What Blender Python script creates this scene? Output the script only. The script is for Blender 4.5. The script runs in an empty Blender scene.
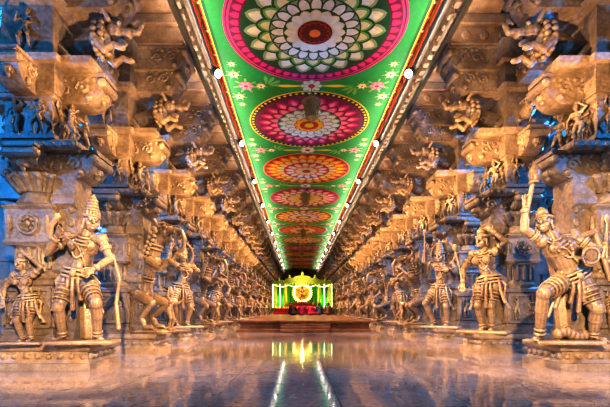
import bpy, bmesh, math, random
from mathutils import Vector, Matrix
random.seed(7)
V=Vector
sc=bpy.context.scene
try:
    sc.view_settings.view_transform='Standard'
    sc.view_settings.exposure=.5
    sc.view_settings.gamma=.75
except Exception: pass

# ------------------------------------------------------------ mesh builder
class MB:
    def __init__(s): s.v=[]; s.f=[]; s.m=[]; s.cm=0
    def add(s,vs,fs,mi=None):
        o=len(s.v); mi=s.cm if mi is None else mi
        s.v+=[tuple(v) for v in vs]
        for f in fs:
            s.f.append(tuple(i+o for i in f)); s.m.append(mi)
    def merge(s,o,M=None,mi=None):
        vs=[(M@V(v)) if M else v for v in o.v]
        k=len(s.v); s.v+=[tuple(v) for v in vs]
        for f,m in zip(o.f,o.m):
            s.f.append(tuple(i+k for i in f)); s.m.append(m if mi is None else mi)
    def rings(s,rs,closed=True,mi=None):
        n=len(rs[0]); vs=[p for r in rs for p in r]; fs=[]
        for a in range(len(rs)-1):
            for i in range(n):
                j=(i+1)%n
                fs.append((a*n+i,a*n+j,(a+1)*n+j,(a+1)*n+i))
        if closed:
            fs.append(tuple(reversed(range(n)))); fs.append(tuple((len(rs)-1)*n+i for i in range(n)))
        s.add(vs,fs,mi)
    def cap(s,p0,p1,r0,r1,n=10,mi=None):
        p0=V(p0);p1=V(p1);d=p1-p0
        if d.length<1e-5: d=V((0,0,1e-3))
        a=d.normalized(); u=a.orthogonal().normalized(); w=a.cross(u)
        rs=[]
        for c,r,angs in ((p0,r0,(-80,-50,-20)),(p1,r1,(20,50,80))):
            for g in angs:
                g=math.radians(g); cc=c+a*r*math.sin(g); rr=r*math.cos(g)
                rs.append([cc+(u*math.cos(t*2*math.pi/n)+w*math.sin(t*2*math.pi/n))*rr for t in range(n)])
        s.rings(rs,True,mi)
    def chain(s,pts,rad,n=8,mi=None):
        for i in range(len(pts)-1): s.cap(pts[i],pts[i+1],rad[i],rad[i+1],n,mi)
    def ell(s,c,r,R=None,n=12,m=8,mi=None):
        c=V(c); rs=[]
        for k in range(m):
            g=math.pi*(k+.5)/m-math.pi/2
            ring=[]
            for t in range(n):
                h=2*math.pi*t/n
                p=V((r[0]*math.cos(g)*math.cos(h),r[1]*math.cos(g)*math.sin(h),r[2]*math.sin(g)/math.sin(math.pi*(m-.5)/m-math.pi/2)))
                if R: p=R@p
                ring.append(c+p)
            rs.append(ring)
        s.rings(rs,True,mi)
    def box(s,c,sz,R=None,mi=None,bev=0.0):
        c=V(c); hx,hy,hz=sz[0]/2,sz[1]/2,sz[2]/2
        if bev>0:
            prof=[(-hz,bev),(-hz+bev,0),(hz-bev,0),(hz,bev)]
        else: prof=[(-hz,0),(hz,0)]
        rs=[]
        for z,b in prof:
            ring=[V((-hx+b,-hy+b,z)),V((hx-b,-hy+b,z)),V((hx-b,hy-b,z)),V((-hx+b,hy-b,z))]
            rs.append([c+(R@p if R else p) for p in ring])
        s.rings(rs,True,mi)
    def stack(s,prof,x0=0,y0=0,mi=None):   # (z,hx,hy[,cx])
        rs=[]
        for p in prof:
            z,hx,hy=p[:3]; cx=x0+(p[3] if len(p)>3 else 0)
            rs.append([V((cx-hx,y0-hy,z)),V((cx+hx,y0-hy,z)),V((cx+hx,y0+hy,z)),V((cx-hx,y0+hy,z))])
        s.rings(rs,True,mi)
    def poly(s,prof,n=16,c=(0,0),rot=0,mi=None):
        rs=[[V((c[0]+r*math.cos(rot+t*2*math.pi/n),c[1]+r*math.sin(rot+t*2*math.pi/n),z)) for t in range(n)] for z,r in prof]
        s.rings(rs,True,mi)
    def torus(s,c,ax,R,r,n=18,m=6,mi=None,sy=1.0):
        c=V(c);a=V(ax).normalized();u=a.orthogonal().normalized();w=a.cross(u)
        if abs(a.z)>.7:
            u=(V((1,0,0))-a*a.x).normalized(); w=a.cross(u)
        vs=[];fs=[]
        for i in range(n):
            t=2*math.pi*i/n; d=u*math.cos(t)+w*math.sin(t)*sy
            for j in range(m):
                g=2*math.pi*j/m
                vs.append(c+d*(R+r*math.cos(g))+a*r*math.sin(g))
        for i in range(n):
            for j in range(m):
                fs.append((i*m+j,((i+1)%n)*m+j,((i+1)%n)*m+(j+1)%m,i*m+(j+1)%m))
        s.add(vs,fs,mi)
    def extr(s,pts,y0,y1,mi=None,M=None):   # xz polygon extruded in y
        n=len(pts); a=[V((x,y0,z)) for x,z in pts]; b=[V((x,y1,z)) for x,z in pts]
        vs=a+b
        if M: vs=[M@p for p in vs]
        fs=[(i,(i+1)%n,n+(i+1)%n,n+i) for i in range(n)]
        fs.append(tuple(reversed(range(n)))); fs.append(tuple(range(n,2*n)))
        s.add(vs,fs,mi)

def raw_mesh(mb,name='tmp'):
    me=bpy.data.meshes.new(name); me.from_pydata(mb.v,[],mb.f)
    me.polygons.foreach_set('material_index',mb.m); me.validate(); me.update()
    return me
def fixn(me):
    bm=bmesh.new(); bm.from_mesh(me); bmesh.ops.recalc_face_normals(bm,faces=bm.faces); bm.to_mesh(me); bm.free()
def remeshed(mb,voxel,smooth=2):
    me=raw_mesh(mb); fixn(me)
    ob=bpy.data.objects.new('tmp',me); sc.collection.objects.link(ob)
    r=ob.modifiers.new('r','REMESH'); r.mode='VOXEL'; r.voxel_size=voxel
    if smooth:
        q=ob.modifiers.new('s','SMOOTH'); q.factor=.5; q.iterations=smooth
    dg=bpy.context.evaluated_depsgraph_get()
    out=bpy.data.meshes.new_from_object(ob.evaluated_get(dg))
    bpy.data.objects.remove(ob); bpy.data.meshes.remove(me)
    out.polygons.foreach_set('use_smooth',[True]*len(out.polygons))
    return out
def joined(parts,mats,name):
    bm=bmesh.new()
    for me,mi,sm in parts:
        k=len(bm.faces); bm.from_mesh(me); bm.faces.ensure_lookup_table()
        for f in bm.faces[k:]:
            if mi is not None: f.material_index=mi
            f.smooth=sm
    me=bpy.data.meshes.new(name); bm.to_mesh(me); bm.free()
    for m in mats: me.materials.append(m)
    return me
def link(name,me,loc=(0,0,0),rz=0,scale=1,parent=None):
    ob=bpy.data.objects.new(name,me); sc.collection.objects.link(ob)
    ob.location=loc; ob.rotation_euler=(0,0,rz)
    ob.scale=(scale,)*3 if not isinstance(scale,tuple) else scale
    if parent: ob.parent=parent
    return ob
def obj(name,mb,mats,loc=(0,0,0),rz=0,smooth=False,parent=None,fix=True):
    me=raw_mesh(mb,name)
    if fix: fixn(me)
    if smooth: me.polygons.foreach_set('use_smooth',[True]*len(me.polygons))
    for m in mats: me.materials.append(m)
    return link(name,me,loc,rz,1,parent)

# ------------------------------------------------------------ materials
def newmat(name):
    m=bpy.data.materials.new(name); m.use_nodes=True; nt=m.node_tree
    b=nt.nodes['Principled BSDF']; return m,nt,b
def stone(name,c1,c2,c3,rough=.5,bump=.5,vs=16,carve=.6,point=True,bd=.02,fine=.5):
    m,nt,b=newmat(name); N=nt.nodes; L=nt.links
    tc=N.new('ShaderNodeTexCoord')
    n1=N.new('ShaderNodeTexNoise'); n1.inputs['Scale'].default_value=2.3; n1.inputs['Detail'].default_value=6
    n2=N.new('ShaderNodeTexNoise'); n2.inputs['Scale'].default_value=38; n2.inputs['Detail'].default_value=4
    vo=N.new('ShaderNodeTexVoronoi'); vo.inputs['Scale'].default_value=vs; vo.feature='SMOOTH_F1'
    for n in (n1,n2,vo): L.new(tc.outputs['Object'],n.inputs['Vector'])
    cr=N.new('ShaderNodeValToRGB'); cr.color_ramp.elements[0].color=(*c1,1); cr.color_ramp.elements[1].color=(*c3,1)
    cr.color_ramp.elements[0].position=.3; cr.color_ramp.elements[1].position=.72
    e=cr.color_ramp.elements.new(.5); e.color=(*c2,1)
    L.new(n1.outputs['Fac'],cr.inputs['Fac'])
    mx=N.new('ShaderNodeMix'); mx.data_type='RGBA'; mx.blend_type='MULTIPLY'; mx.inputs[0].default_value=fine
    L.new(cr.outputs['Color'],mx.inputs[6])
    r2=N.new('ShaderNodeValToRGB'); r2.color_ramp.elements[0].position=.3; r2.color_ramp.elements[0].color=(.42,.36,.3,1); r2.color_ramp.elements[1].position=.62
    L.new(n2.outputs['Fac'],r2.inputs['Fac']); L.new(r2.outputs['Color'],mx.inputs[7])
    last=mx.outputs[2]
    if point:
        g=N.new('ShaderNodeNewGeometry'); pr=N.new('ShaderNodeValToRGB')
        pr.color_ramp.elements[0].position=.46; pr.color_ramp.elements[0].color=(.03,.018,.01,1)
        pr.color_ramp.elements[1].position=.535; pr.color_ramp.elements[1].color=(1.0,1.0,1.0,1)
        L.new(g.outputs['Pointiness'],pr.inputs['Fac'])  # occlusion-like crevice shade and grime multiplied into the base colour
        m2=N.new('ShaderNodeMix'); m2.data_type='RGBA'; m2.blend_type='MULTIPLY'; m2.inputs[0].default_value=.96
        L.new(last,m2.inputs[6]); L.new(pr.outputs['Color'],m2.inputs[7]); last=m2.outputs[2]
    vr=N.new('ShaderNodeValToRGB'); vr.color_ramp.elements[0].position=0.25; vr.color_ramp.elements[0].color=(1,1,1,1)
    vr.color_ramp.elements[1].position=.75; vr.color_ramp.elements[1].color=(.25,.19,.15,1)
    L.new(vo.outputs['Distance'],vr.inputs['Fac'])
    m3=N.new('ShaderNodeMix'); m3.data_type='RGBA'; m3.blend_type='MULTIPLY'; m3.inputs[0].default_value=carve
    L.new(last,m3.inputs[6]); L.new(vr.outputs['Color'],m3.inputs[7]); last=m3.outputs[2]
    L.new(last,b.inputs['Base Color'])
    b.inputs['Roughness'].default_value=rough
    bp=N.new('ShaderNodeBump'); bp.inputs['Strength'].default_value=bump; bp.inputs['Distance'].default_value=bd
    ad=N.new('ShaderNodeMath'); ad.operation='MULTIPLY_ADD'; ad.inputs[1].default_value=-1.4*carve
    L.new(vo.outputs['Distance'],ad.inputs[0]); L.new(n2.outputs['Fac'],ad.inputs[2])
    L.new(ad.outputs[0],bp.inputs['Height']); L.new(bp.outputs['Normal'],b.inputs['Normal'])
    return m
def flat(name,c,rough=.6,metal=0,emit=None,es=0,var=.12):
    m,nt,b=newmat(name); N=nt.nodes;L=nt.links
    tc=N.new('ShaderNodeTexCoord'); n=N.new('ShaderNodeTexNoise'); n.inputs['Scale'].default_value=9; n.inputs['Detail'].default_value=4
    L.new(tc.outputs['Object'],n.inputs['Vector'])
    cr=N.new('ShaderNodeValToRGB'); cr.color_ramp.elements[0].position=.3; cr.color_ramp.elements[1].position=.7
    cr.color_ramp.elements[0].color=(*[x*(1-var) for x in c],1); cr.color_ramp.elements[1].color=(*[min(1,x*(1+var)) for x in c],1)
    L.new(n.outputs['Fac'],cr.inputs['Fac']); L.new(cr.outputs['Color'],b.inputs['Base Color'])
    b.inputs['Roughness'].default_value=rough; b.inputs['Metallic'].default_value=metal
    if emit: b.inputs['Emission Color'].default_value=(*emit,1); b.inputs['Emission Strength'].default_value=es
    return m

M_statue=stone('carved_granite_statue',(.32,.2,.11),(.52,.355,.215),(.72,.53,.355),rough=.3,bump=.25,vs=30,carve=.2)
M_pillar=stone('carved_granite_pillar',(.14,.1,.068),(.25,.185,.13),(.37,.285,.215),rough=.42,bump=.6,vs=20,carve=.45,point=False,bd=.015,fine=.35)
M_plinth=stone('plinth_granite',(.26,.18,.12),(.4,.3,.215),(.54,.42,.32),rough=.5,bump=.6,vs=10,carve=.4,point=False,bd=.02)
M_beam=stone('roof_beam_stone',(.15,.085,.048),(.25,.145,.08),(.33,.2,.12),rough=.6,bump=.6,vs=8,carve=.4,point=False)
M_slab=stone('roof_slab_stone',(.08,.05,.035),(.12,.08,.055),(.16,.11,.08),rough=.7,bump=.3,vs=3,carve=.3,point=False)
M_wall=stone('side_wall_stone',(.14,.13,.12),(.22,.2,.18),(.3,.28,.25),rough=.7,bump=.4,vs=3,carve=.3,point=False)
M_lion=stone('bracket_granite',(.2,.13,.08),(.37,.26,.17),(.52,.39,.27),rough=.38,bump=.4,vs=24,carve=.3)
M_metal=flat('grey_steel',(.22,.22,.2),.45,.8)
M_black=flat('black_metal',(.02,.02,.02),.4,.3)
M_brass=flat('aged_brass',(.4,.26,.1),.4,.6)
M_gold=flat('gold_leaf',(.85,.55,.12),.3,.8)
M_lamp=flat('lamp_lens',(1,1,1),.3,0,(1,.97,.88),14,0)

# floor
def floor_mat():
    m,nt,b=newmat('polished_marble_tiles'); N=nt.nodes;L=nt.links
    tc=N.new('ShaderNodeTexCoord')
    br=N.new('ShaderNodeTexBrick'); br.offset=0; br.inputs['Scale'].default_value=1; br.inputs['Brick Width'].default_value=1.1; br.inputs['Row Height'].default_value=1.1
    br.inputs['Mortar Size'].default_value=.008; br.inputs['Color1'].default_value=(.84,.8,.78,1); br.inputs['Color2'].default_value=(1,1,1,1); br.inputs['Mortar'].default_value=(.4,.34,.3,1)
    L.new(tc.outputs['Object'],br.inputs['Vector'])
    n1=N.new('ShaderNodeTexNoise'); n1.inputs['Scale'].default_value=2.6; n1.inputs['Detail'].default_value=12; n1.inputs['Distortion'].default_value=2.2; n1.inputs['Roughness'].default_value=.7
    L.new(tc.outputs['Object'],n1.inputs['Vector'])
    cr=N.new('ShaderNodeValToRGB'); E=cr.color_ramp.elements
    E[0].position=.32;E[0].color=(.19,.135,.11,1);E[1].position=.7;E[1].color=(.72,.62,.56,1)
    e=E.new(.5);e.color=(.47,.37,.32,1); e=E.new(.56);e.color=(.3,.21,.17,1)
    L.new(n1.outputs['Fac'],cr.inputs['Fac'])
    mx=N.new('ShaderNodeMix');mx.data_type='RGBA';mx.blend_type='MULTIPLY';mx.inputs[0].default_value=1
    L.new(cr.outputs['Color'],mx.inputs[6]);L.new(br.outputs['Color'],mx.inputs[7]);L.new(mx.outputs[2],b.inputs['Base Color'])
    n2=N.new('ShaderNodeTexNoise'); n2.inputs['Scale'].default_value=5; n2.inputs['Detail'].default_value=6
    L.new(tc.outputs['Object'],n2.inputs['Vector'])
    mr=N.new('ShaderNodeMapRange'); mr.inputs[1].default_value=.3; mr.inputs[2].default_value=.7; mr.inputs[3].default_value=.04; mr.inputs[4].default_value=.1
    L.new(n2.outputs['Fac'],mr.inputs[0]); L.new(mr.outputs[0],b.inputs['Roughness'])
    b.inputs['IOR'].default_value=2.2
    bp=N.new('ShaderNodeBump'); bp.inputs['Strength'].default_value=.05; bp.inputs['Distance'].default_value=.01
    L.new(n2.outputs['Fac'],bp.inputs['Height']); L.new(bp.outputs['Normal'],b.inputs['Normal'])
    return m
M_floor=floor_mat()

# ------------------------------------------------------------ figures
def hand(m,w,d,n,s=1.0):
    d=d.normalized(); n=(n-d*n.dot(d)).normalized(); sd=d.cross(n)
    R=Matrix((sd,n,d)).transposed()
    m.ell(w+d*.05*s,(.042*s,.02*s,.055*s),R,10,6)
    for i,ln in enumerate((.8,1,.95,.7)):
        b=w+d*.09*s+sd*(i-1.5)*.023*s; mid=b+(d+sd*(i-1.5)*.12)*.04*ln*s; tip=mid+(d*.75+n*.5)*.035*ln*s
        m.cap(b,mid,.011*s,.010*s,6); m.cap(mid,tip,.010*s,.008*s,6)
    t=w+d*.025*s+sd*.035*s; m.cap(t,t+(sd*.7+d*.7)*.04*s,.014*s,.011*s,6); m.cap(t+(sd*.7+d*.7)*.04*s,t+(sd*.5+d*1.2)*.06*s,.011*s,.009*s,6)

def head(m,c,f,up,orn=True):
    f=f.normalized(); up=(up-f*up.dot(f)).normalized(); sx=f.cross(up)
    R=Matrix((sx,f,up)).transposed()
    def P(x,y,z): return c+sx*x+f*y+up*z
    m.ell(P(0,-.01,.02),(.082,.098,.105),R,14,10); m.ell(P(0,.03,-.045),(.062,.062,.07),R,12,8)
    m.cap(P(0,.088,.02),P(0,.112,-.015),.012,.018,8)
    m.ell(P(0,.088,-.05),(.028,.014,.011),R,8,5); m.ell(P(0,.082,-.085),(.026,.018,.016),R,8,5)
    for q in (-1,1):
        m.ell(P(q*.034,.082,.02),(.021,.012,.011),R,8,5)
        m.cap(P(q*.014,.094,.043),P(q*.058,.075,.045),.008,.006,6)
        m.ell(P(q*.086,-.005,0),(.014,.026,.038),R,8,5)
        m.ell(P(q*.045,.055,-.03),(.026,.022,.026),R,8,5)
        if orn: m.torus(P(q*.095,0,-.065),sx,.024,.010,10,5)
    return P,R,sx,f,up
def crown_tall(m,P,up):
    z=.07; r=.105
    for i in range(6):
        m.torus(P(0,-.012,z),up,r*.86,.02,16,6); m.cap(P(0,-.012,z-.02),P(0,-.012,z+.03),r*.85,r*.78,12)
        z+=.038; r*=.86
    m.cap(P(0,-.012,z),P(0,-.012,z+.04),.03,.014,8)
    for a in range(-2,3): m.ell(P(a*.035,.085-abs(a)*.012,.1),(.014,.012,.028),None,8,5)
def crown_bun(m,P,up):
    m.torus(P(0,-.01,.07),up,.09,.018,16,6)
    m.ell(P(.04,-.06,.14),(.075,.075,.08),None,12,8); m.ell(P(.06,-.09,.2),(.045,.045,.05))
def crown_flame(m,P,up,sx):
    crown_tall(m,P,up)
    for a in range(-4,5):
        t=a*.3; d=up*math.cos(t)+sx*math.sin(t); c=P(0,-.05,.02)
        m.cap(c+d*.1,c+d*.19,.02,.008,6)

def figure(m,J,face=(0,-1,0),fem=False,crown='tall',orn=True,bulk=1.0,hs=1.0):
    g={k:V(v) for k,v in J.items()}
    ax=(g['shR']-g['shL']).normalized(); upt=(g['neck']-g['pelvis']).normalized()
    fr=ax.cross(upt).normalized()
    if fr.y>0: fr=-fr
    R=Matrix((ax,-fr,ax.cross(-fr))).transposed()
    pel,ch=g['pelvis'],g['chest']; waist=pel.lerp(ch,.5)
    b=bulk
    hip=1.1 if fem else 1.0
    m.ell(pel,(.165*hip*b,.12*b,.13*b),R); m.cap(pel,waist,.118*b,(.082 if fem else .1)*b,14); m.cap(waist,ch,(.085 if fem else .105)*b,.125*b,14)
    m.ell(ch+V((0,0,.03)),(.175*b,.11*b,.135*b),R); m.cap(g['shL'],g['shR'],.062*b,.062*b,10)
    m.cap(ch,g['neck'],.11*b,.07*b,12)
    for q in (-1,1):
        if fem: m.ell(ch+ax*q*.08+fr*.1+V((0,0,.015)),(.07,.065,.068),R)
        else: m.ell(ch+ax*q*.08+fr*.075*b+V((0,0,.04)),(.08*b,.045*b,.06*b),R)
    m.cap(g['neck'],g['head'],.056,.052,10)
    f=V(face).normalized(); P,HR,sx,ff,up=head(m,g['head'],f,(g['head']-g['neck']).normalized()*.5+V((0,0,1)),orn)
    if crown=='tall': crown_tall(m,P,up)
    elif crown=='bun': crown_bun(m,P,up)
    elif crown=='flame': crown_flame(m,P,up,sx)
    elif crown=='hair': m.ell(P(0,-.035,.035),(.09,.09,.105),HR)
    for s in 'LR':
        sh,el,ha=g['sh'+s],g['el'+s],g['ha'+s]
        m.ell(sh,(.072*b,.07*b,.075*b)); m.cap(sh,el,.06*b,.046*b); m.cap(el,el.lerp(ha,.35),.046*b,.05*b); m.cap(el.lerp(ha,.35),ha,.049*b,.031*b)
        hand(m,ha,(ha-el),fr,1.05*hs)
        hp,kn,an=g['hip'+s],g['kn'+s],g['an'+s]
        m.cap(hp,hp.lerp(kn,.35),.11*b,.105*b,12); m.cap(hp.lerp(kn,.35),kn,.105*b,.066*b,12)
        m.ell(kn+fr*.012,(.066*b,.066*b,.07*b)); m.cap(kn,kn.lerp(an,.35),.062*b,.07*b,10); m.cap(kn.lerp(an,.35),an,.069*b,.042*b,10)
        toe=g.get('toe'+s,an+V((0,-.17,-.05))); fd=(toe-an); fd.z=0; fd.normalize()
        base=V((an.x,an.y,an.z-.035))
        m.cap(base-fd*.04,base+fd*.12,.042,.036,10)
        sd=V((fd.y,-fd.x,0))
        for i in range(5): m.cap(base+fd*.12+sd*(i-2)*.018,base+fd*(.165-.01*abs(i-1))+sd*(i-2)*.02+V((0,0,-.012)),.014,.012,6)
        if orn:
            a=(el-sh).normalized(); m.torus(sh.lerp(el,.45),a,.062*b,.013,14,5); m.torus(sh.lerp(el,.54),a,.058*b,.009,14,5)
            a=(ha-el).normalized()
            for q in (.82,.9): m.torus(el.lerp(ha,q),a,.038*b,.011,12,5)
            a=(an-kn).normalized()
            for q in (.84,.94): m.torus(kn.lerp(an,q),a,.05*b,.014,14,5)
            a=(kn-hp).normalized()
            for i,q in enumerate((.3,.45,.6,.75)): m.torus(hp.lerp(kn,q),a,(.112-.03*q)*b,.009,16,5)
    if orn:
        for i,(rr,dz) in enumerate(((.085,.02),(.11,-.01),(.135,-.045))):
            m.torus(g['neck'].lerp(ch,.25+.18*i)+fr*.012,upt+fr*.35,rr,.013,20,5)
        for k in range(15):
            t=k/14; a=math.pi*t
            m.ell(g['neck'].lerp(ch,.3)+ax*math.cos(a)*.1+fr*(.1+.03*math.sin(a))*b-upt*.27*math.sin(a),(.016,.014,.016),None,6,4)
        pts=[g['shL']+fr*.06,ch+fr*.135*b,waist+ax*.08+fr*.1*b,pel+ax*.13+fr*.04]
        m.chain(pts,[.011]*4,6)
        for q,rr in ((.05,.165),(-.0,.175),(-.05,.172)):
            m.torus(pel+upt*q,upt,rr*hip*b,.016,22,6,sy=.76)
        m.ell(pel+fr*.14*b,(.04,.03,.04)) 
        for dx,ln in ((0,.42),(-.05,.3),(.05,.3),(-.15,.34),(.16,.36)):
            st=pel+ax*dx+fr*(.13-abs(dx)*.4)
            m.chain([st,st-V((0,0,ln*.5))+ax*dx*.25+fr*.02,st-V((0,0,ln))+ax*dx*.6],[.02,.026,.034],6)
        for q in (-1,1):
            st=pel+ax*q*.17
            m.chain([st,st+ax*q*.08-V((0,0,.1)),st+ax*q*.05-V((0,0,.3)),st+ax*q*.12-V((0,0,.45))],[.02,.025,.022,.03],6)

POSE_A=dict(pelvis=(-.07,0,.86),chest=(.0,0,1.17),neck=(.05,-.01,1.37),head=(.1,-.03,1.5),
 shL=(-.17,.0,1.31),elL=(-.38,-.08,1.11),haL=(-.22,-.22,1.28),shR=(.22,-.02,1.29),elR=(.34,-.1,1.04),haR=(.2,-.24,.9),
 hipL=(-.16,0,.8),knL=(-.23,-.14,.45),anL=(-.24,.0,.09),toeL=(-.32,-.15,.04),hipR=(.03,0,.78),knR=(.22,-.22,.5),anR=(.17,-.02,.09),toeR=(.27,-.16,.04))
POSE_E=dict(pelvis=(.1,0,.84),chest=(-.06,-.02,1.16),neck=(-.17,-.04,1.36),head=(-.26,-.08,1.49),
 shL=(-.27,-.04,1.28),elL=(-.5,-.1,1.42),haL=(-.5,-.12,1.68),shR=(.1,-.02,1.33),elR=(.32,-.14,1.14),haR=(.12,-.3,1.05),
 hipL=(.0,0,.78),knL=(-.34,-.22,.62),anL=(-.3,-.04,.1),toeL=(-.42,-.16,.04),hipR=(.2,0,.78),knR=(.32,-.12,.44),anR=(.36,.02,.09),toeR=(.44,-.12,.04))
POSE_F=dict(pelvis=(.07,0,.86),chest=(-.02,0,1.16),neck=(.0,0,1.36),head=(-.03,-.03,1.5),
 shL=(-.18,0,1.3),elL=(-.33,-.02,1.06),haL=(-.3,-.12,.82),shR=(.17,0,1.31),elR=(.34,-.05,1.45),haR=(.14,-.06,1.63),
 hipL=(-.03,0,.8),knL=(-.06,-.12,.45),anL=(-.02,.0,.09),hipR=(.16,0,.8),knR=(.12,-.06,.45),anR=(.12,.03,.09))
POSE_D=dict(pelvis=(-.05,0,.86),chest=(.03,-.02,1.17),neck=(.0,-.02,1.37),head=(-.02,-.05,1.5),
 shL=(-.17,0,1.32),elL=(-.36,-.1,1.42),haL=(-.32,-.12,1.66),shR=(.22,-.02,1.3),elR=(.36,-.16,1.12),haR=(.3,-.34,1.24),
 hipL=(-.14,0,.8),knL=(-.28,-.2,.52),anL=(-.16,-.02,.09),hipR=(.04,0,.8),knR=(.12,-.1,.45),anR=(.1,.02,.09))

def build_statue(name,pose,face,fem,crown,extra=None,bulk=1.0):
    m=MB(); figure(m,pose,face,fem,crown,True,bulk); 
    if extra: extra(m)
    b=MB(); b.stack([(0,.38,.2),(.03,.39,.21),(.05,.36,.19)])
    m.merge(b)
    me=remeshed(m,.0085,1)
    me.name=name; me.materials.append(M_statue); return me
def exE(m):
    m.cap((-.5,-.14,1.55),(-.42,-.14,2.0),.022,.03); m.ell((-.4,-.14,2.08),(.07,.07,.12)); m.torus((-.41,-.14,1.98),(0,.1,1),.05,.015)
    m.chain([(.1,.1,1.3),(.42,.1,1.4),(.5,.08,1.15),(.58,.06,.8)],[.03,.05,.04,.03])
    m.ell((.12,-.34,1.05),(.1,.03,.13)); m.torus((.12,-.36,1.05),(0,1,0),.09,.012)
    m.chain([(.1,.16,.05),(.05,.18,.8),(-.05,.16,1.2)],[.1,.1,.1])
    for i in range(7): m.ell((-.05+.05*i,.02,.12+.03*math.sin(i)),(.06,.07,.07))
def exA(m):
    m.chain([(0,.16,.05),(-.05,.17,.8),(0,.15,1.25)],[.1,.09,.08])
    m.chain([(-.34,-.1,1.28),(-.28,-.2,1.42),(-.22,-.2,1.52)],[.02,.03,.04])
    m.chain([(.34,.02,1.1),(.42,.0,.8),(.38,.0,.5),(.42,-.04,.2)],[.015,.02,.025,.03])
def exF(m):
    m.chain([(.05,.15,.05),(.06,.16,.8),(0,.15,1.25)],[.1,.09,.08])
    m.chain([(-.3,-.14,.8),(-.36,-.12,1.1),(-.42,-.12,1.35)],[.014,.014,.014]); m.ell((-.43,-.12,1.42),(.045,.045,.065))
def exD(m):
    m.chain([(0,.16,.05),(-.05,.17,.8),(0,.15,1.25)],[.1,.09,.08])
    m.torus((-.0,.05,1.55),(0,1,0),.26,.03,24); 
    for k in range(12):
        a=k*math.pi/6; m.cap((.27*math.cos(a),.05,1.55+.27*math.sin(a)),(.33*math.cos(a),.05,1.55+.33*math.sin(a)),.025,.01,6)
    m.cap((-.32,-.14,1.4),(-.32,-.14,2.0),.018,.018); m.ell((-.32,-.14,2.03),(.04,.02,.07))
S_A=build_statue('deity_A',POSE_A,(.55,-.85,-.05),False,'tall',exA,1.05)
S_E=build_statue('warrior_E',POSE_E,(-.7,-.7,.1),False,'bun',exE,1.2)
S_F=build_statue('maiden_F',POSE_F,(-.3,-.9,-.05),True,'bun',exF)
S_D=build_statue('deity_D',POSE_D,(-.2,-1,-.1),False,'tall',exD)

def yali():
    m=MB()
    m.stack([(0,.36,.22),(.04,.38,.24),(.07,.34,.2)])
    m.ell((.14,0,.62),(.17,.15,.22)); m.chain([(.14,0,.62),(.1,0,.9),(-.0,0,1.17),(-.06,0,1.4)],[.155,.115,.145,.115],14)
    m.ell((-.02,0,1.18),(.15,.135,.18)); m.chain([(-.04,0,1.36),(-.1,0,1.55),(-.22,0,1.66)],[.115,.1,.1],14)
    m.ell((-.24,0,1.69),(.13,.105,.11)); m.chain([(-.3,0,1.71),(-.44,0,1.68)],[.08,.065],12); m.chain([(-.28,0,1.61),(-.39,0,1.55)],[.045,.034],10)
    m.chain([(-.46,0,1.71),(-.56,0,1.68),(-.62,0,1.56),(-.6,0,1.42),(-.52,0,1.36),(-.48,0,1.42)],[.05,.045,.038,.032,.027,.02],10)
    for s in (-1,1):
        m.ell((-.32,s*.085,1.75),(.03,.025,.028)); m.chain([(-.36,s*.085,1.8),(-.27,s*.1,1.82),(-.19,s*.11,1.78)],[.015,.02,.012],6)
        m.chain([(-.2,s*.1,1.77),(-.14,s*.14,1.87),(-.08,s*.13,1.84)],[.03,.03,.012],8)
        m.chain([(-.42,s*.05,1.62),(-.49,s*.065,1.6),(-.52,s*.07,1.66)],[.014,.012,.006],6)
        kx=-.12 if s>0 else -.2
        m.chain([(.14,s*.12,.62),(kx,s*.16,.5),(.08,s*.16,.27),(.0,s*.16,.1)],[.12,.07,.046,.046],12)
        m.ell((-.06,s*.16,.1),(.1,.055,.045))
        for t in range(3): m.cap((-.12,s*.16+(t-1)*.035,.1),(-.18,s*.16+(t-1)*.04,.08),.02,.013,6)
        up=0 if s>0 else .14
        m.chain([(-.06,s*.12,1.2),(-.28,s*.14,1.06+up),(-.42,s*.13,1.2+up),(-.5,s*.12,1.14+up)],[.08,.055,.042,.04],10)
        m.ell((-.54,s*.12,1.12+up),(.055,.04,.036))
        for i in range(7):
            a=i/6; m.ell((.08-.17*a,s*(.11-.02*a),1.28+.46*a),(.042,.036,.042)); m.ell((.02-.17*a,s*(.125-.02*a),1.26+.42*a),(.032,.028,.032))
    for i in range(9):
        a=i/8; m.ell((.13-.2*a,0,1.2+.63*a),(.055,.045,.05))
    for z,x,r in ((.9,.1,.125),(.95,.085,.13),(1.42,-.06,.125),(1.48,-.08,.12)): m.torus((x,0,z),(-.35,0,1),r,.015,20)
    m.chain([(.28,0,.6),(.34,0,.75),(.31,0,1.0),(.36,0,1.2),(.3,0,1.35),(.25,0,1.25)],[.035,.03,.026,.03,.034,.025],8)
    w=MB(); figure(w,POSE_D,(0,-1,0),False,'tall',False)
    m.merge(w,Matrix.Translation((-.36,0,.05))@Matrix.Rotation(-math.pi/2,4,'Z')@Matrix.Scale(.4,4))
    m.chain([(.32,0,.05),(.34,0,.8),(.24,0,1.3)],[.1,.1,.08],8)
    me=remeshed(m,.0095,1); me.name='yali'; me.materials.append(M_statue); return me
S_Y=yali()

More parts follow.
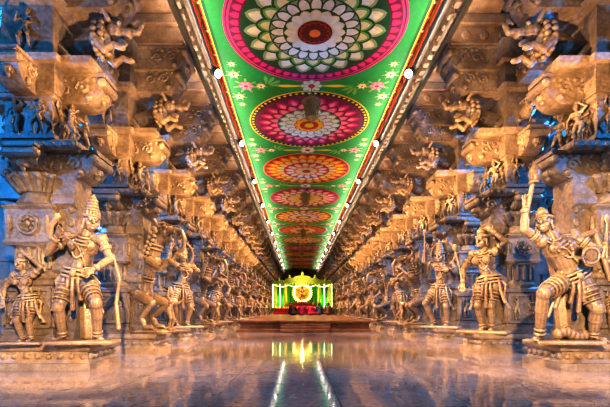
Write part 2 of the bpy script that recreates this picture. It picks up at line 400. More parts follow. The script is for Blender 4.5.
def lion_bracket():
    m=MB()
    m.chain([(.35,0,-.05),(0,0,.05),(-.3,0,.2)],[.2,.19,.17],14)
    m.ell((-.32,0,.24),(.17,.17,.19)); m.ell((-.5,0,.32),(.16,.13,.14)); m.cap((-.56,0,.33),(-.7,0,.3),.095,.075); m.cap((-.54,0,.22),(-.65,0,.15),.055,.04)
    m.chain([(-.72,0,.33),(-.84,0,.32),(-.9,0,.42),(-.84,0,.5),(-.78,0,.45)],[.06,.05,.04,.032,.02],8)
    for s in (-1,1):
        m.ell((-.6,s*.1,.4),(.035,.03,.032)); m.chain([(-.45,s*.12,.44),(-.4,s*.17,.54),(-.35,s*.15,.5)],[.04,.035,.015],6)
        m.chain([(-.28,s*.15,.12),(-.42,s*.17,-.04),(-.55,s*.16,.04),(-.63,s*.16,0)],[.09,.06,.045,.045],8); m.ell((-.67,s*.16,-.01),(.06,.045,.04))
        m.chain([(.25,s*.17,-.05),(.1,s*.2,-.2),(.2,s*.2,-.32)],[.12,.08,.06],8)
        for i in range(8):
            a=i/7*math.pi; m.ell((-.36,s*(.06+.12*math.sin(a)),.24+.2*math.cos(a)),(.05,.045,.045))
            m.ell((-.27,s*(.05+.16*math.sin(a)),.2+.22*math.cos(a)),(.05,.045,.045))
    me=remeshed(m,.014,1); return me
LB=lion_bracket()

# ------------------------------------------------------------ pillar
def lotus(m,c,r,up=1):
    for k in range(8):
        a=k*math.pi/4; m.ell((c[0]+r*.55*math.cos(a),c[1]+r*.55*math.sin(a),c[2]),(r*.4,r*.4,r*.55),None,8,5)
    m.ell((c[0],c[1],c[2]-r*.5*up),(r*.45,r*.45,r*.7),None,8,6)
def corbel(m,L,zb,zt,w,ang,zr=0):
    h=zt-zb
    pts=[(.0,zt),(-L,zt),(-L-.02,zt-.06)]
    for i in range(7):
        a=i/6*math.pi/2; pts.append((-L+.02+ (.28)*(1-math.cos(a)), zt-.08-(h-.08)*math.sin(a)))
    pts.append((0,zb))
    M=Matrix.Rotation(ang,4,'Z')
    m.extr(pts,-w,w,M=M)
    t=MB()
    t.cap((-L+.03,-w*1.02,zt-.13),(-L+.03,w*1.02,zt-.13),.07,.07,12)
    t.cap((-L+.22,-w*1.02,zb+.08),(-L+.22,w*1.02,zb+.08),.055,.055,12)
    t.box((-L/2,0,zt-.025),(L+.03,w*2+.05,.045))
    for q in (-1,1):
        for i in range(5): t.ell((-L+.15+i*.1,q*w,zt-.075),(.035,.03,.035),None,6,4)
        for cx,cz,R_ in ((-L+.3,zt-.19,.1),(-L+.55,zt-.22,.09)):
            pp=[(cx+R_*(1-j*.1)*math.cos(j*.9),q*w,cz+R_*(1-j*.1)*math.sin(j*.9)) for j in range(9)]
            t.chain(pp,[.028]*9,6)
    lotus(t,(-L+.08,0,zt-.26),.085)
    m.merge(t,M)

def relief_figs(m,hx,hy,z,sc_,poses,n=1,faces=(0,1,2,3)):
    for fi in faces:
        for i in range(n):
            f=MB(); figure(f,random.choice(poses),(0,-1,0),random.random()<.5,random.choice(['tall','bun']),False)
            off=(i-(n-1)/2)*.34*sc_/.3
            base=Matrix.Translation((off,-(hy if fi%2==0 else hx)-.03,z))@Matrix.Scale(sc_,4)
            m.merge(f,Matrix.Rotation(fi*math.pi/2,4,'Z')@base)
def build_pillar():
    m=MB()
    px0,px1=(-.9,.55); cx=(px0+px1)/2; hx=(px1-px0)/2; hy=.45
    m.cm=2
    m.stack([(z,hx+d,hy+d,cx) for z,d in ((0,0),(.09,0),(.1,-.04),(.14,-.06),(.24,-.06),(.26,-.02),(.29,0),(.35,0))])
    for i in range(9):
        for q in (-1,1): m.ell((px0+.12+i*(px1-px0-.24)/8,q*(hy-.05),.185),(.05,.03,.04),None,8,5)
    for i in range(6): m.ell((px0+.05,-hy+.12+i*(2*hy-.24)/5,.185),(.03,.05,.04),None,8,5)
    m.cm=0
    m.stack([(z,.16,w,-.42) for z,w in ((.35,.26),(.5,.26),(.54,.2),(1.3,.19),(1.34,.23),(1.4,.23),(1.44,.18),(2.2,.18),(2.26,.24),(2.34,.24),(2.4,.2),(2.64,.22))])
    for k in range(9):
        for q in (-1,1): m.ell((-.5,q*.17,.68+k*.19),(.06,.05,.07),None,8,5)
    S=lambda prof: m.stack([(z,h,h) for z,h in prof])
    S([(.35,.38),(.45,.38),(.47,.35),(.52,.35),(.55,.33),(1.12,.33),(1.14,.36),(1.2,.36),(1.24,.3)])
    m.poly([(1.2,.34),(1.28,.36),(1.33,.33),(1.38,.31),(1.62,.31),(1.66,.35),(1.7,.31)],16,rot=math.pi/16)
    for k in range(16):
        a=k*math.pi/8; m.cap((.315*math.cos(a),.315*math.sin(a),1.38),(.315*math.cos(a),.315*math.sin(a),1.62),.035,.035,6)
    S([(1.68,.31),(1.72,.34),(1.76,.32),(2.16,.32),(2.2,.35),(2.24,.31)])
    for fi in range(4):
        M=Matrix.Rotation(fi*math.pi/2,4,'Z')
        t=MB(); t.torus((0,-.33,1.96),(0,1,0),.13,.028); t.ell((0,-.33,1.96),(.05,.05,.05))
        for k in range(8):
            a=k*math.pi/4; t.ell((.085*math.cos(a),-.33,1.96+.085*math.sin(a)),(.03,.04,.03),None,6,4)
        for q in (-1,1):
            t.box((q*.3,-.34,.83),(.05,.05,.52)); t.ell((q*.25,-.33,1.96),(.035,.04,.12),None,6,4)
        t.box((0,-.34,.58),(.6,.05,.05)); t.box((0,-.34,1.08),(.6,.05,.05))
        m.merge(t,M)
    relief_figs(m,.33,.33,.62,.26,[POSE_A,POSE_D,POSE_F],2)
    m.poly([(2.2,.3),(2.26,.34),(2.34,.3),(2.42,.25),(2.48,.27),(2.56,.37),(2.62,.4),(2.66,.38)],16,rot=math.pi/16)
    for k in range(16):
        a=k*math.pi/8; m.cap((.28*math.cos(a),.28*math.sin(a),2.45),(.39*math.cos(a),.39*math.sin(a),2.6),.045,.055,6)
    corbel(m,.86,2.62,3.0,.2,0); corbel(m,.6,2.62,3.0,.18,math.pi)
    corbel(m,.5,2.66,3.0,.18,math.pi/2); corbel(m,.5,2.66,3.0,.18,-math.pi/2)
    m.stack([(z,.5+d,.36+d,-.16) for z,d in ((2.96,-.03),(3.0,.02),(3.06,.02),(3.1,-.02))])
    for i in range(8):
        for q in (-1,1): m.ell((-.62+i*.132,q*.37,3.02),(.045,.03,.04),None,8,5)
    for i in range(6): m.ell((-.67,-.3+i*.12,3.02),(.03,.045,.04),None,8,5)
    S([(3.1,.38),(3.16,.38),(3.18,.32),(3.62,.32),(3.64,.38),(3.72,.38)])
    relief_figs(m,.32,.32,3.17,.28,[POSE_A,POSE_D,POSE_F,POSE_E],2)
    for (xx,yy,ps,rr) in ((-.5,-.18,POSE_F,-.9),(-.5,.18,POSE_A,-1.3)):
        fg=MB(); figure(fg,ps,(0,-1,0),True,'tall',False); m.merge(fg,Matrix.Translation((xx,yy,3.08))@Matrix.Rotation(rr,4,'Z')@Matrix.Scale(.34,4))
    corbel(m,.95,3.66,4.08,.16,0); corbel(m,1.0,3.66,4.08,.16,math.pi)
    corbel(m,.78,3.66,4.08,.15,math.pi/2); corbel(m,.78,3.66,4.08,.15,-math.pi/2)
    S([(3.7,.4),(4.08,.4),(4.1,.46),(4.18,.48),(4.22,.36),(4.9,.34),(4.94,.42),(5.02,.46)])
    relief_figs(m,.35,.35,4.28,.33,[POSE_A,POSE_D,POSE_F],1,(0,2,1))
    m.stack([(z,.6+d,.36+d,-.25) for z,d in ((4.08,-.05),(4.12,0),(4.2,.02),(4.24,-.04))])
    corbel(m,1.28,4.98,5.42,.2,0); corbel(m,1.3,4.98,5.42,.2,math.pi)
    corbel(m,.95,4.98,5.42,.2,math.pi/2); corbel(m,.95,4.98,5.42,.2,-math.pi/2)
    corbel(m,1.42,5.36,5.8,.27,0); corbel(m,1.6,5.36,5.8,.27,math.pi)
    S([(4.98,.42),(5.42,.42),(5.44,.5),(5.82,.5)])
    base=raw_mesh(m); fixn(base)
    lb=LB.copy(); lb.transform(Matrix.Translation((-.55,0,4.46))@Matrix.Scale(.95,4))
    lb2=LB.copy(); lb2.transform(Matrix.Translation((.0,-.45,4.46))@Matrix.Rotation(math.pi/2,4,'Z')@Matrix.Scale(.66,4))
    lb3=LB.copy(); lb3.transform(Matrix.Translation((.5,0,4.46))@Matrix.Rotation(math.pi,4,'Z')@Matrix.Scale(.7,4))
    return joined([(base,None,False),(lb,1,True),(lb2,1,True),(lb3,1,True)],[M_pillar,M_lion,M_plinth],'carved_pillar')
PIL=build_pillar()

NC=23; Y0=5.6; DY=2.25; PX=3.9
seqL=[None,'Y','D','Y','A','Y','F','Y']; seqR=[None,'F','D','Y','F','Y','A','Y']
SM={'A':S_A,'D':S_D,'F':S_F,'E':S_E}
NM={'A':'dancing_deity_statue','D':'haloed_deity_statue','F':'maiden_statue','E':'warrior_statue'}
for side in (-1,1):
    for k in range(NC):
        y=Y0+k*DY
        link('carved_stone_pillar',PIL,(side*(PX+(.1 if k==0 else 0)),y+(.12 if k==0 else 0),0),0 if side>0 else math.pi)
        if k==0: continue
        sq=(seqL if side<0 else seqR); t=sq[k] if k<len(sq) else ('Y' if k%2 else random.choice('ADF'))
        if t=='Y':
            link('rearing_yali_statue',S_Y,(side*3.22,y-.05,.35),(0 if side>0 else math.pi)+side*.25,1.16)
        else:
            link(NM[t],SM[t],(side*3.24,y-.12,.35),-side*math.radians(42),1.19,)
link('dancing_deity_statue',S_A,(-3.22,5.34,.35),math.radians(8),1.08)
link('attendant_maiden_statue',S_F,(-3.98,5.28,.35),math.radians(5),.7)
link('warrior_statue',S_E,(3.18,5.34,.35),math.radians(-6),1.07)
link('attendant_deity_statue',S_D,(4.02,5.38,.35),math.radians(-10),.82)

m=MB()
def SS(prof): m.stack([(z,h,h) for z,h in prof])
SS([(0,.6),(.3,.6),(.34,.5),(.4,.42),(1.2,.42),(1.25,.36)]); m.poly([(1.2,.42),(1.9,.42),(2.0,.4)],8,rot=math.pi/8); SS([(1.95,.4),(2.6,.4),(2.65,.34)])
m.poly([(2.6,.38),(3.2,.38),(3.3,.46),(3.4,.4)],16); SS([(3.4,.5),(3.55,.55),(3.6,.4),(4.3,.4)])
for a in range(4): corbel(m,1.0,4.2,4.7,.22,a*math.pi/2); corbel(m,1.4,4.7,5.3,.26,a*math.pi/2)
SS([(4.2,.5),(5.3,.5),(5.3,.6),(5.82,.6)])
P2=raw_mesh(m,'plain_pillar'); fixn(P2); P2.materials.append(M_wall)
for side in (-1,1):
    for k in range(0,14):
        link('plain_stone_pillar',P2,(side*7.3,9.8+k*3.5,0))

# ------------------------------------------------------------ roof structure
m=MB(); L0=2.52
m.box(((L0+10)/2,0,5.98),(10-L0,.62,.34),bev=.02); m.box(((L0+10)/2,0,6.24),(10-L0,.8,.2),bev=.02); m.box((6.3,0,5.84),(7.0,.44,.1))
for i in range(20): m.ell((2.8+i*.35,-.32,5.98),(.09,.04,.09),None,8,5)
BM=raw_mesh(m,'lateral_beam'); fixn(BM); BM.materials.append(M_beam)
for side in (-1,1):
    for k in range(NC): link('roof_cross_beam',BM,(0,Y0+k*DY,0),0 if side>0 else math.pi)
for side in (-1,1):
    m=MB()
    for (xa,xb,za,zb) in ((2.62,3.4,6.34,6.5),(2.52,3.5,6.5,6.62),(2.44,3.6,6.62,6.8),(6.9,7.9,6.34,6.6)):
        m.box((side*(xa+xb)/2,28,(za+zb)/2),(xb-xa,68,zb-za))
    for i in range(180): m.box((side*2.55,4+i*.3,6.42),(.1,.16,.12))
    obj('roof_long_beam',m,[M_beam])
m=MB(); 
for side in (-1,1): m.box((side*6.5,28,6.92),(7.8,68,.2))
m.box((0,28,7.0),(5.4,68,.3))
obj('ceiling_slab',m,[M_slab])
m=MB(); m.box((0,28,-.1),(20,68,.2)); obj('floor',m,[M_floor])
for nm,c,s in (('wall_left',(-10.1,28,3.45),(.2,68,7.3)),('wall_right',(10.1,28,3.45),(.2,68,7.3)),('wall_back',(0,-6.1,3.45),(20.4,.2,7.3)),('wall_far',(0,62.1,3.45),(20.4,.2,7.3))):
    m=MB(); m.box(c,s); obj(nm,m,[M_wall])

# raised platform
m=MB()
PY0,PY1=14.6,61.5; py=(PY0+PY1)/2; ph=(PY1-PY0)/2
for z0,z1,d in ((0,.1,.12),(.1,.16,.05),(.16,.3,0),(.3,.35,.05),(.35,.42,.1)):
    m.box((-.12,py,(z0+z1)/2),(2*(2.35+d*.5),2*(ph+d),z1-z0),bev=.01)
for i in range(20): m.box((-2.3+i*.23,PY0-.01,.23),(.1,.05,.1))
for z0,y0 in ((.1,PY0-.45),(.2,PY0-.3),(.3,PY0-.15)): m.box((-.1,(y0+PY0)/2,z0/2+.002),(1.8,PY0-y0+.02,z0),bev=.01)
M_plat=stone('platform_stone',(.2,.08,.035),(.3,.13,.06),(.4,.2,.1),rough=.4,bump=.3,vs=8,carve=.3,point=False)
obj('raised_stone_platform',m,[M_plat])

# ------------------------------------------------------------ painted ceiling
PAL={'green':(.002,.27,.04),'dgreen':(.004,.09,.02),'lgreen':(.18,.5,.1),'cream':(.85,.8,.45),'white':(.86,.88,.76),'mag':(.46,.005,.11),'pink':(.88,.03,.22),'lpink':(.95,.36,.43),
 'red':(.68,.015,.01),'dred':(.15,.01,.008),'yellow':(.95,.65,.02),'orange':(.92,.23,.01),'black':(.01,.01,.01),'teal':(.1,.5,.4),'peach':(.9,.48,.24),'plum':(.17,.005,.06),'gg':(.32,.45,.27)}
PN=list(PAL); PM=[flat('paint_'+n,PAL[n],.55,0,None,0,.1) for n in PN]; PI={n:i for i,n in enumerate(PN)}
class Flat2:
    def __init__(s): s.mb=MB(); s.z=0
    def poly(s,pts,col,z): s.mb.add([V((x,y,z)) for x,y in pts],[tuple(range(len(pts)))],PI[col])
    def disc(s,R,col,z,c=(0,0),n=64): s.poly([(c[0]+R*math.cos(2*math.pi*i/n),c[1]+R*math.sin(2*math.pi*i/n)) for i in range(n)],col,z)
    def petal(s,a,r0,r1,w,col,z,c=(0,0)):
        pts=[]
        prof=[(0,.35),(.2,.66),(.45,.92),(.65,1),(.8,.86),(.92,.5),(1,0)]
        for t,h in prof: pts.append((r0+(r1-r0)*t,h*w))
        for t,h in reversed(prof[:-1]): pts.append((r0+(r1-r0)*t,-h*w))
        ca,sa=math.cos(a),math.sin(a)
        s.poly([(c[0]+x*ca-y*sa,c[1]+x*sa+y*ca) for x,y in pts],col,z)
    def ring(s,n,r0,r1,w,cols,z,off=0,c=(0,0)):
        for i in range(n):
            a=(i+off)*2*math.pi/n; zz=z-(.0008 if i%2 else 0)
            for j,cl in enumerate(cols):
                q=1-j*.22; s.petal(a,r0,r0+(r1-r0)*(1-j*.08),w*q,cl,zz-.0025*j,c)
def medallion(spec):
    f=Flat2(); z=-.003
    for l in spec:
        if l[0]=='d': f.disc(l[1],l[2],z); z-=.003
        elif l[0]=='p': f.ring(l[1],l[2],l[3],l[4],l[5],z,l[6]); z-=.003*len(l[5])+.002
        elif l[0]=='b':
            for i in range(l[1]):
                a=2*math.pi*i/l[1]; f.disc(l[3],l[4],z,(l[2]*math.cos(a),l[2]*math.sin(a)),8)
            z-=.003
    return f.mb
specs=[
 [('d',1.95,'pink'),('d',1.91,'plum'),('d',1.87,'pink'),('d',1.83,'plum'),('p',48,1.45,1.82,.1,['mag','pink'],0),('d',1.62,'plum'),('d',1.58,'dgreen'),('p',18,.7,1.6,.27,['dgreen','gg','cream','white'],0),('p',18,.6,1.28,.22,['dgreen','lgreen','cream'],.5),('d',.98,'dgreen'),('d',.95,'gg'),('p',20,.5,.98,.13,['dgreen','white'],0),('d',.68,'dgreen'),('p',16,.3,.66,.12,['cream','white'],0),('d',.4,'cream'),('d',.37,'dred'),('p',14,.1,.34,.07,['red','dred'],0),('d',.12,'orange')],
 [('d',1.9,'yellow'),('d',1.86,'black'),('b',64,1.79,.045,'yellow'),('d',1.71,'plum'),('p',22,.7,1.7,.24,['plum','mag','pink','lpink'],0),('p',22,.6,1.35,.19,['plum','pink','lpink'],.5),('d',1.02,'plum'),('p',18,.45,1.02,.17,['teal','white'],0),('p',16,.4,.8,.13,['teal','white'],.5),('d',.52,'white'),('p',12,.2,.5,.12,['red','yellow'],0),('d',.3,'red'),('d',.15,'yellow')],
 [('d',1.85,'orange'),('d',1.8,'dred'),('p',24,.8,1.78,.22,['red','orange','yellow'],0),('p',22,.7,1.4,.18,['red','yellow','cream'],.5),('d',.98,'red'),('p',14,.4,.98,.18,['mag','lpink','white'],0),('d',.55,'orange'),('p',10,.15,.5,.12,['yellow','cream'],0),('d',.18,'red')],
 [('d',1.85,'red'),('d',1.8,'plum'),('p',20,.8,1.78,.24,['plum','pink','lpink','cream'],0),('p',20,.7,1.4,.2,['mag','lpink','white'],.5),('d',1.0,'mag'),('p',14,.4,1.0,.18,['orange','cream'],0),('d',.5,'yellow'),('d',.3,'red')],
 [('d',1.85,'yellow'),('d',1.8,'dred'),('p',20,.8,1.78,.24,['dred','orange','yellow'],0),('p',18,.7,1.4,.2,['red','orange','cream'],.5),('d',1.0,'mag'),('p',14,.4,1.0,.18,['pink','cream'],0),('d',.5,'red'),('d',.3,'yellow')],
 [('d',1.85,'cream'),('d',1.8,'mag'),('p',20,.8,1.78,.24,['dred','red','orange'],0),('d',1.1,'red'),('p',14,.4,1.1,.2,['pink','cream'],0),('d',.5,'red'),('d',.3,'yellow')]]
meds=[]
for i,s in enumerate(specs):
    me=raw_mesh(medallion(s),'medallion_%d'%i)
    for p in PM: me.materials.append(p)
    meds.append(me)
CZ=6.8
m=MB(); m.box((0,30.5,CZ+.02),(4.88,60.5,.04)); obj('ceiling',m,[PM[PI['green']]])
MY=[8.55+4.3*i for i in range(12)]
for i,y in enumerate(MY):
    link('painted_lotus_medallion',meds[i] if i<6 else meds[2+(i%4)],(0,y,CZ),.07*i,1.0)
f=Flat2()
for side in (-1,1):
    for x,w,c,z in ((2.36,.15,'red',-.003),(2.37,.03,'yellow',-.006),(2.27,.03,'yellow',-.006),(2.22,.06,'dgreen',-.003)):
        f.poly([(side*(x-w/2),.3),(side*(x+w/2),.3),(side*(x+w/2),60.5),(side*(x-w/2),60.5)],c,z)
    for k in range(150):
        f.disc(.035,'cream' if k%2 else 'orange',-.009,(side*2.32,1+k*.4),8)
for i in range(13):
    yb=8.55+4.3*(i-.5)
    for side in (-1,1):
        for dx,dy,r in ((1.75,0,.17),(1.35,-.0,.1),(2.0,.52,.11),(2.0,-.52,.11),(1.98,.95,.07),(1.98,-.95,.07)):
            c=(side*dx,yb+dy)
            f.ring(7,r*.6,r*2.3,r*.3,['dgreen','lgreen'],-.003,.3,c); f.ring(6,r*.2,r*1.25,r*.42,['pink','lpink'] if r>.15 else ['peach','cream'],-.009,0,c); f.disc(r*.32,'red',-.016,c,12)
        for k in range(4):
            f.petal(math.pi/2*side+.5*k,.1,.45,.05,'lgreen',-.004,(side*1.2,yb))
    f.ring(8,.08,.3,.08,['peach','cream'],-.006,0,(0,yb)); f.disc(.09,'red',-.016,(0,yb),12)
    f.ring(2,.3,.95,.07,['lgreen','yellow'],-.005,0,(0,yb))
me=raw_mesh(f.mb,'floral_sprigs')
for p in PM: me.materials.append(p)
link('painted_floral_border',me,(0,0,CZ))

# light rails + lamps
for side in (-1,1):
    m=MB()
    m.cap((side*2.36,1,6.42),(side*2.36,60,6.42),.03,.03,8); m.cap((side*2.36,1,6.56),(side*2.36,60,6.56),.018,.018,8)
    m.box((side*2.44,30,5.86),(.1,59,.04)); m.box((side*2.4,30,5.9),(.02,59,.06))  # lower bars added as a mount for the added ceiling fill
    for k in range(28):
        y=2+k*2.1; m.cap((side*2.36,y,6.42),(side*2.36,y,6.78),.012,.012,6); m.cap((side*2.36,y,6.42),(side*2.44,y,5.88),.01,.01,6)
    obj('ceiling_light_rail',m,[M_metal])
def lamp_mesh():
    m=MB(); m.cm=0
    m.poly([(.22,.05),(.2,.08),(.0,.1),(-.02,.105)],16); m.cm=1; m.poly([(-.021,.085),(-.028,.08)],16); m.cm=0
    for k in range(5): m.torus((0,0,.06+.03*k),(0,0,1),.095,.006,16,4)
    m.cap((-.12,0,.05),(-.12,0,.25),.01,.01,6); m.cap((.12,0,.05),(.12,0,.25),.01,.01,6); m.cap((-.12,0,.25),(.12,0,.25),.01,.01,6)
    me=raw_mesh(m,'spot_head'); me.materials.append(M_black); me.materials.append(M_lamp); return me
LM=lamp_mesh()
def aim(o,src,dst):
    o.rotation_euler=(V(dst)-V(src)).to_track_quat('-Z','Y').to_euler()
def spot(name,loc,dst,e,col,ang=90,blend=.7,r=.06):
    l=bpy.data.lights.new(name,'SPOT'); l.energy=e; l.color=col; l.spot_size=math.radians(ang); l.spot_blend=blend; l.shadow_soft_size=r
    o=bpy.data.objects.new(name,l); sc.collection.objects.link(o); o.location=loc; aim(o,loc,dst); return o
def point(name,loc,e,col,r=.08):
    l=bpy.data.lights.new(name,'POINT'); l.energy=e; l.color=col; l.shadow_soft_size=r
    o=bpy.data.objects.new(name,l); sc.collection.objects.link(o); o.location=loc; return o
def area(name,loc,rot,sx,sy,e,col):
    l=bpy.data.lights.new(name,'AREA'); l.shape='RECTANGLE'; l.size=sx; l.size_y=sy; l.energy=e; l.color=col
    o=bpy.data.objects.new(name,l); sc.collection.objects.link(o); o.location=loc; o.rotation_euler=rot; return o
WARM=(1,.65,.33)
for i in range(13):
    y=5.4+i*3.9
    for side in (-1,1):
        loc=V((side*2.22,y,6.3)); dst=V((-side*3.1,y+1.4,1.5))
        o=link('ceiling_spotlight',LM,loc,0,1.05)
        aim(o,loc,(-side*1.2,y-3.2,3.0))
        d=(dst-loc).normalized()
        spot('spot_beam',loc+d*.16-V((0,0,.08)),dst,3100 if i<8 else 2200,WARM,68,.7,.03)
for side in (-1,1):
    area('added_ceiling_fill',(side*2.36,30,5.95),(0,math.pi-side*math.radians(-32),0),.06,58,720,(1,.95,.86))  # upward fill strips, added to brighten the painted ceiling
for k in range(0,10):
    for side in (-1,1):
        y=Y0+k*DY
        spot('bracket_uplight',(side*2.72,y-.95,3.1),(side*3.35,y-.1,4.7),250,(1,.6,.25),100,.6,.03)
for side in (-1,1):
    spot('aisle_flood',(side*.9,.6,2.4),(side*3.4,5.4,1.0),2600,(1,.7,.4),42,.6,.04)
BL=(.02,.32,1)
for side in (-1,1):
    for y,e in ((3.2,850),(8.6,900),(13.4,800),(18.2,700),(25.4,700),(35,600)):
        point('blue_flood',(side*(6.4 if y<5 else 5.7),y-.6,4.0),e,BL,.12)
w=bpy.data.worlds.new('World'); sc.world=w; w.use_nodes=True
w.node_tree.nodes['Background'].inputs[0].default_value=(.1,.14,.2,1); w.node_tree.nodes['Background'].inputs[1].default_value=.02

# hanging brass lanterns
m=MB()
m.cap((0,0,0),(0,0,-.3),.015,.015,6); m.poly([(-.28,.02),(-.31,.1),(-.34,.05),(-.37,.13),(-.42,.23),(-.46,.27),(-.48,.22)],12)
m.poly([(-.48,.16),(-.86,.1)],12); m.poly([(-.84,.13),(-.88,.17),(-.92,.1),(-.98,.03),(-1.02,.01)],12)
for k in range(8):
    a=k*math.pi/4; m.cap((.22*math.cos(a),.22*math.sin(a),-.47),(.14*math.cos(a),.14*math.sin(a),-.87),.016,.016,6)
for z,r in ((-.6,.2),(-.73,.17)): m.torus((0,0,z),(0,0,1),r,.014,16,5)
fixed=raw_mesh(m,'lantern'); fixn(fixed); fixed.materials.append(M_brass)
for yy in (10.6,19.3,27.9,36.5): link('hanging_brass_lantern',fixed,(0,yy,6.77))

# ------------------------------------------------------------ shrine
SY=34.0; SZ=.422
root=bpy.data.objects.new('nataraja_shrine',None); sc.collection.objects.link(root); root.location=(0,SY,SZ)
M_gcl=flat('green_silk_cloth',(.02,.3,.015),.5); M_ycl=flat('yellow_silk_cloth',(.55,.5,.06),.5); M_red=flat('red_cloth',(.3,.012,.02),.6)
M_back=flat('old_gold_backing',(.5,.38,.06),.5)
M_wood=flat('gilded_wood',(.16,.22,.03),.4,.3)
M_led=flat('led_garland',(.9,1,.8),.4,0,(.75,1,.55),3,0); M_ledy=flat('led_gold',(1,.8,.3),.4,0,(1,.78,.2),4,0)
M_idol=flat('bronze_idol',(.16,.06,.015),.35,.5)
m=MB(); m.stack([(0,2.4,.9),(.15,2.4,.9),(.17,2.3,.85),(.4,2.3,.85),(.42,2.4,.9),(.5,2.4,.9)]); m.stack([(.5,1.2,.5),(.9,1.15,.45),(.92,1.25,.5),(1,1.25,.5)])
obj('plinth',m,[M_red],parent=root)
m=MB()
for i in range(30):
    x=-2.5+i*.172; m.cap((x,.8+.04*(i%2),.4),(x,.8+.04*(i%2),2.85),.1,.1,8)
obj('curtain',m,[M_gcl],parent=root)
m=MB()
for x in (-2.3,-1.45,1.45,2.3):
    m.poly([(.5,.2),(.6,.22),(.7,.13),(1.1,.12),(1.15,.15),(2.3,.12),(2.4,.18),(2.5,.22),(2.6,.2)],12,(x,.2))
obj('gilded_columns',m,[M_ycl],parent=root)
m=MB()
m.extr([(-2.6,2.6),(2.6,2.6),(2.5,2.8),(1.5,2.86),(1.4,3.05),(.8,3.1),(.6,3.25),(0,3.35),(-.6,3.25),(-.8,3.1),(-1.4,3.05),(-1.5,2.86),(-2.5,2.8)],.05,.3)
for i in range(22): m.ell((-2.5+i*.238,.04,2.58),(.09,.04,.12),None,8,5)
for x,z in ((-2.0,2.85),(2.0,2.85),(-1.1,3.08),(1.1,3.08),(0,3.35)): m.poly([(z,.12),(z+.06,.14),(z+.14,.08),(z+.2,.09),(z+.3,.02)],10,(x,.17))
obj('canopy_frame',m,[M_wood],parent=root)
m=MB()
for x in (-1.88,1.88,-2.5,2.5):
    for k in range(16): m.ell((x,.0,.65+k*.125),(.045,.04,.05),None,8,5)
for k in range(40):
    t=k/39; x=-2.3+4.6*t; m.ell((x,-.02,2.5-.16*abs(math.sin(t*math.pi*4))),(.035,.035,.035),None,6,4)
obj('led_garlands',m,[M_led],parent=root)
m=MB(); m.torus((0,.1,1.85),(0,1,0),.7,.045,40,8)
for k in range(28):
    a=k*2*math.pi/28; m.cap((.74*math.cos(a),.1,1.85+.74*math.sin(a)),(.88*math.cos(a),.1,1.85+.88*math.sin(a)),.04,.015,6)
obj('flaming_halo',m,[M_ledy],parent=root)
m=MB(); m.ell((0,.3,1.85),(.72,.03,.72),None,32,12)
obj('halo_backing',m,[M_back],parent=root)
m=MB()
PN_=dict(pelvis=(0,0,.8),chest=(0,0,1.12),neck=(0,0,1.32),head=(0,-.02,1.46),shL=(-.19,0,1.27),elL=(-.4,-.02,1.2),haL=(-.62,-.02,1.36),shR=(.19,0,1.27),elR=(.4,-.02,1.2),haR=(.62,-.02,1.36),
 hipL=(-.1,0,.75),knL=(-.25,-.12,.45),anL=(-.06,0,.12),hipR=(.1,0,.75),knR=(.35,-.15,.72),anR=(-.02,-.25,.55))
figure(m,PN_,(0,-1,0),False,'flame',True)
m.chain([(-.17,-.03,1.25),(-.32,-.15,1.0),(-.15,-.28,1.12)],[.05,.04,.03]); m.chain([(.17,-.03,1.25),(.3,-.18,1.05),(.05,-.28,1.0)],[.05,.04,.03])
m.poly([(0,.3),(.06,.32),(.1,.25)],16)
me=remeshed(m,.016,1); me.materials.append(M_idol); link('nataraja_idol',me,(0,0,1.0),0,.88,root)
m=MB()
for x,h in ((-1.9,.5),(1.9,.5),(-1.35,.35),(1.35,.35),(-.9,.3),(.9,.3)):
    m.poly([(.5,.12),(.53,.14),(.56,.03),(.5+h,.025),(.52+h,.1),(.56+h,.12),(.6+h,.02)],12,(x,-.6))
    m.ell((x,-.6,.66+h),(.035,.035,.07))
obj('oil_lamps',m,[M_gold],parent=root,smooth=False)
m=MB()
for k in range(10): m.ell((-2.0+.42*k+.05*math.sin(k*3),-.82,.55),(.13,.09,.1),None,8,5)
obj('flower_offerings',m,[flat('marigold',(.9,.35,.02),.7)],parent=root)
point('shrine_green_light',(-1.9,SY+.5,1.6),30,(.35,1,.12),.05); point('shrine_green_light',(1.9,SY+.5,1.6),30,(.35,1,.12),.05)
point('shrine_gold_light',(0,SY-1.3,2.9),60,(.9,.9,.4),.1)
spot('platform_flood',(0,11.5,5.6),(0,14.6,.2),220,(1,.6,.28),40,.8,.08)

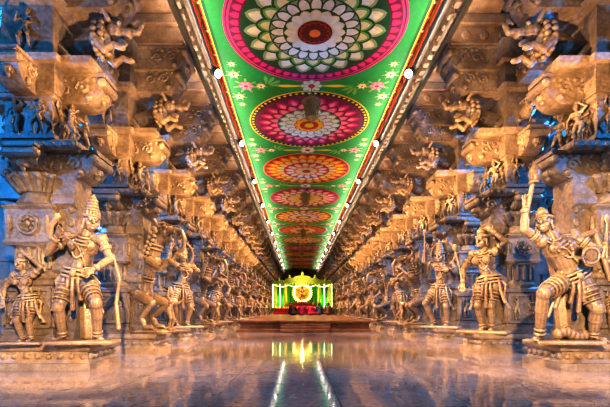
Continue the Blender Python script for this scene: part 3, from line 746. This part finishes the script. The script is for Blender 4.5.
SIT=dict(pelvis=(0,0,.12),chest=(0,-.04,.43),neck=(0,-.05,.6),head=(0,-.07,.73),shL=(-.18,-.04,.54),elL=(-.25,-.12,.3),haL=(-.2,-.32,.22),shR=(.18,-.04,.54),elR=(.25,-.12,.3),haR=(.2,-.32,.22),
 hipL=(-.1,0,.12),knL=(-.34,-.3,.13),anL=(.05,-.34,.07),toeL=(.2,-.32,.04),hipR=(.1,0,.12),knR=(.34,-.3,.13),anR=(-.05,-.4,.07),toeR=(-.2,-.38,.04))
M_skin=flat('brown_skin',(.25,.12,.06),.5); M_hair=flat('black_hair',(.01,.01,.01),.5)
def person(x,y,col,rz):
    b=MB(); figure(b,SIT,(0,-1,.0),False,'none',False)
    g={k:V(v) for k,v in SIT.items()}
    c=MB(); c.ell(g['pelvis'],(.2,.16,.13)); c.cap(g['pelvis'],g['chest'],.15,.155,14); c.cap(g['shL'],g['shR'],.085,.085); c.cap(g['chest'],g['neck'],.14,.075,12)
    for s in 'LR':
        c.cap(g['sh'+s],g['el'+s],.078,.065); c.cap(g['hip'+s],g['kn'+s],.13,.095,12); c.cap(g['kn'+s],g['kn'+s].lerp(g['an'+s],.8),.09,.065,12)
    h=MB(); h.ell(g['head']+V((0,.035,.045)),(.092,.095,.1)); h.ell(g['head']+V((0,.13,-.02)),(.05,.045,.05))
    me=joined([(remeshed(b,.014,1),0,True),(remeshed(c,.02,2),1,True),(remeshed(h,.015,1),2,True)],[M_skin,flat('cloth',col,.7),M_hair],'worshipper')
    me.transform(Matrix.Translation((0,0,-min(v.co.z for v in me.vertices))))
    link('seated_worshipper',me,(x,y,SZ+.003),rz)
person(-.75,27.5,(.02,.02,.03),2.9); person(-.1,27.8,(.45,.02,.2),3.2); person(.5,27.4,(.5,.03,.15),2.6); person(1.15,28,(.06,.1,.3),3.4); person(1.8,28.5,(.1,.05,.05),3.0)

# ------------------------------------------------------------ camera
cam=bpy.data.cameras.new('Camera'); co=bpy.data.objects.new('Camera',cam); sc.collection.objects.link(co)
co.location=(-.36,0,.8); co.rotation_euler=(math.pi/2,0,0)
cam.sensor_width=36; cam.lens=400/610*36; cam.shift_y=106.5/610; cam.shift_x=7/610; cam.clip_end=200
sc.camera=co
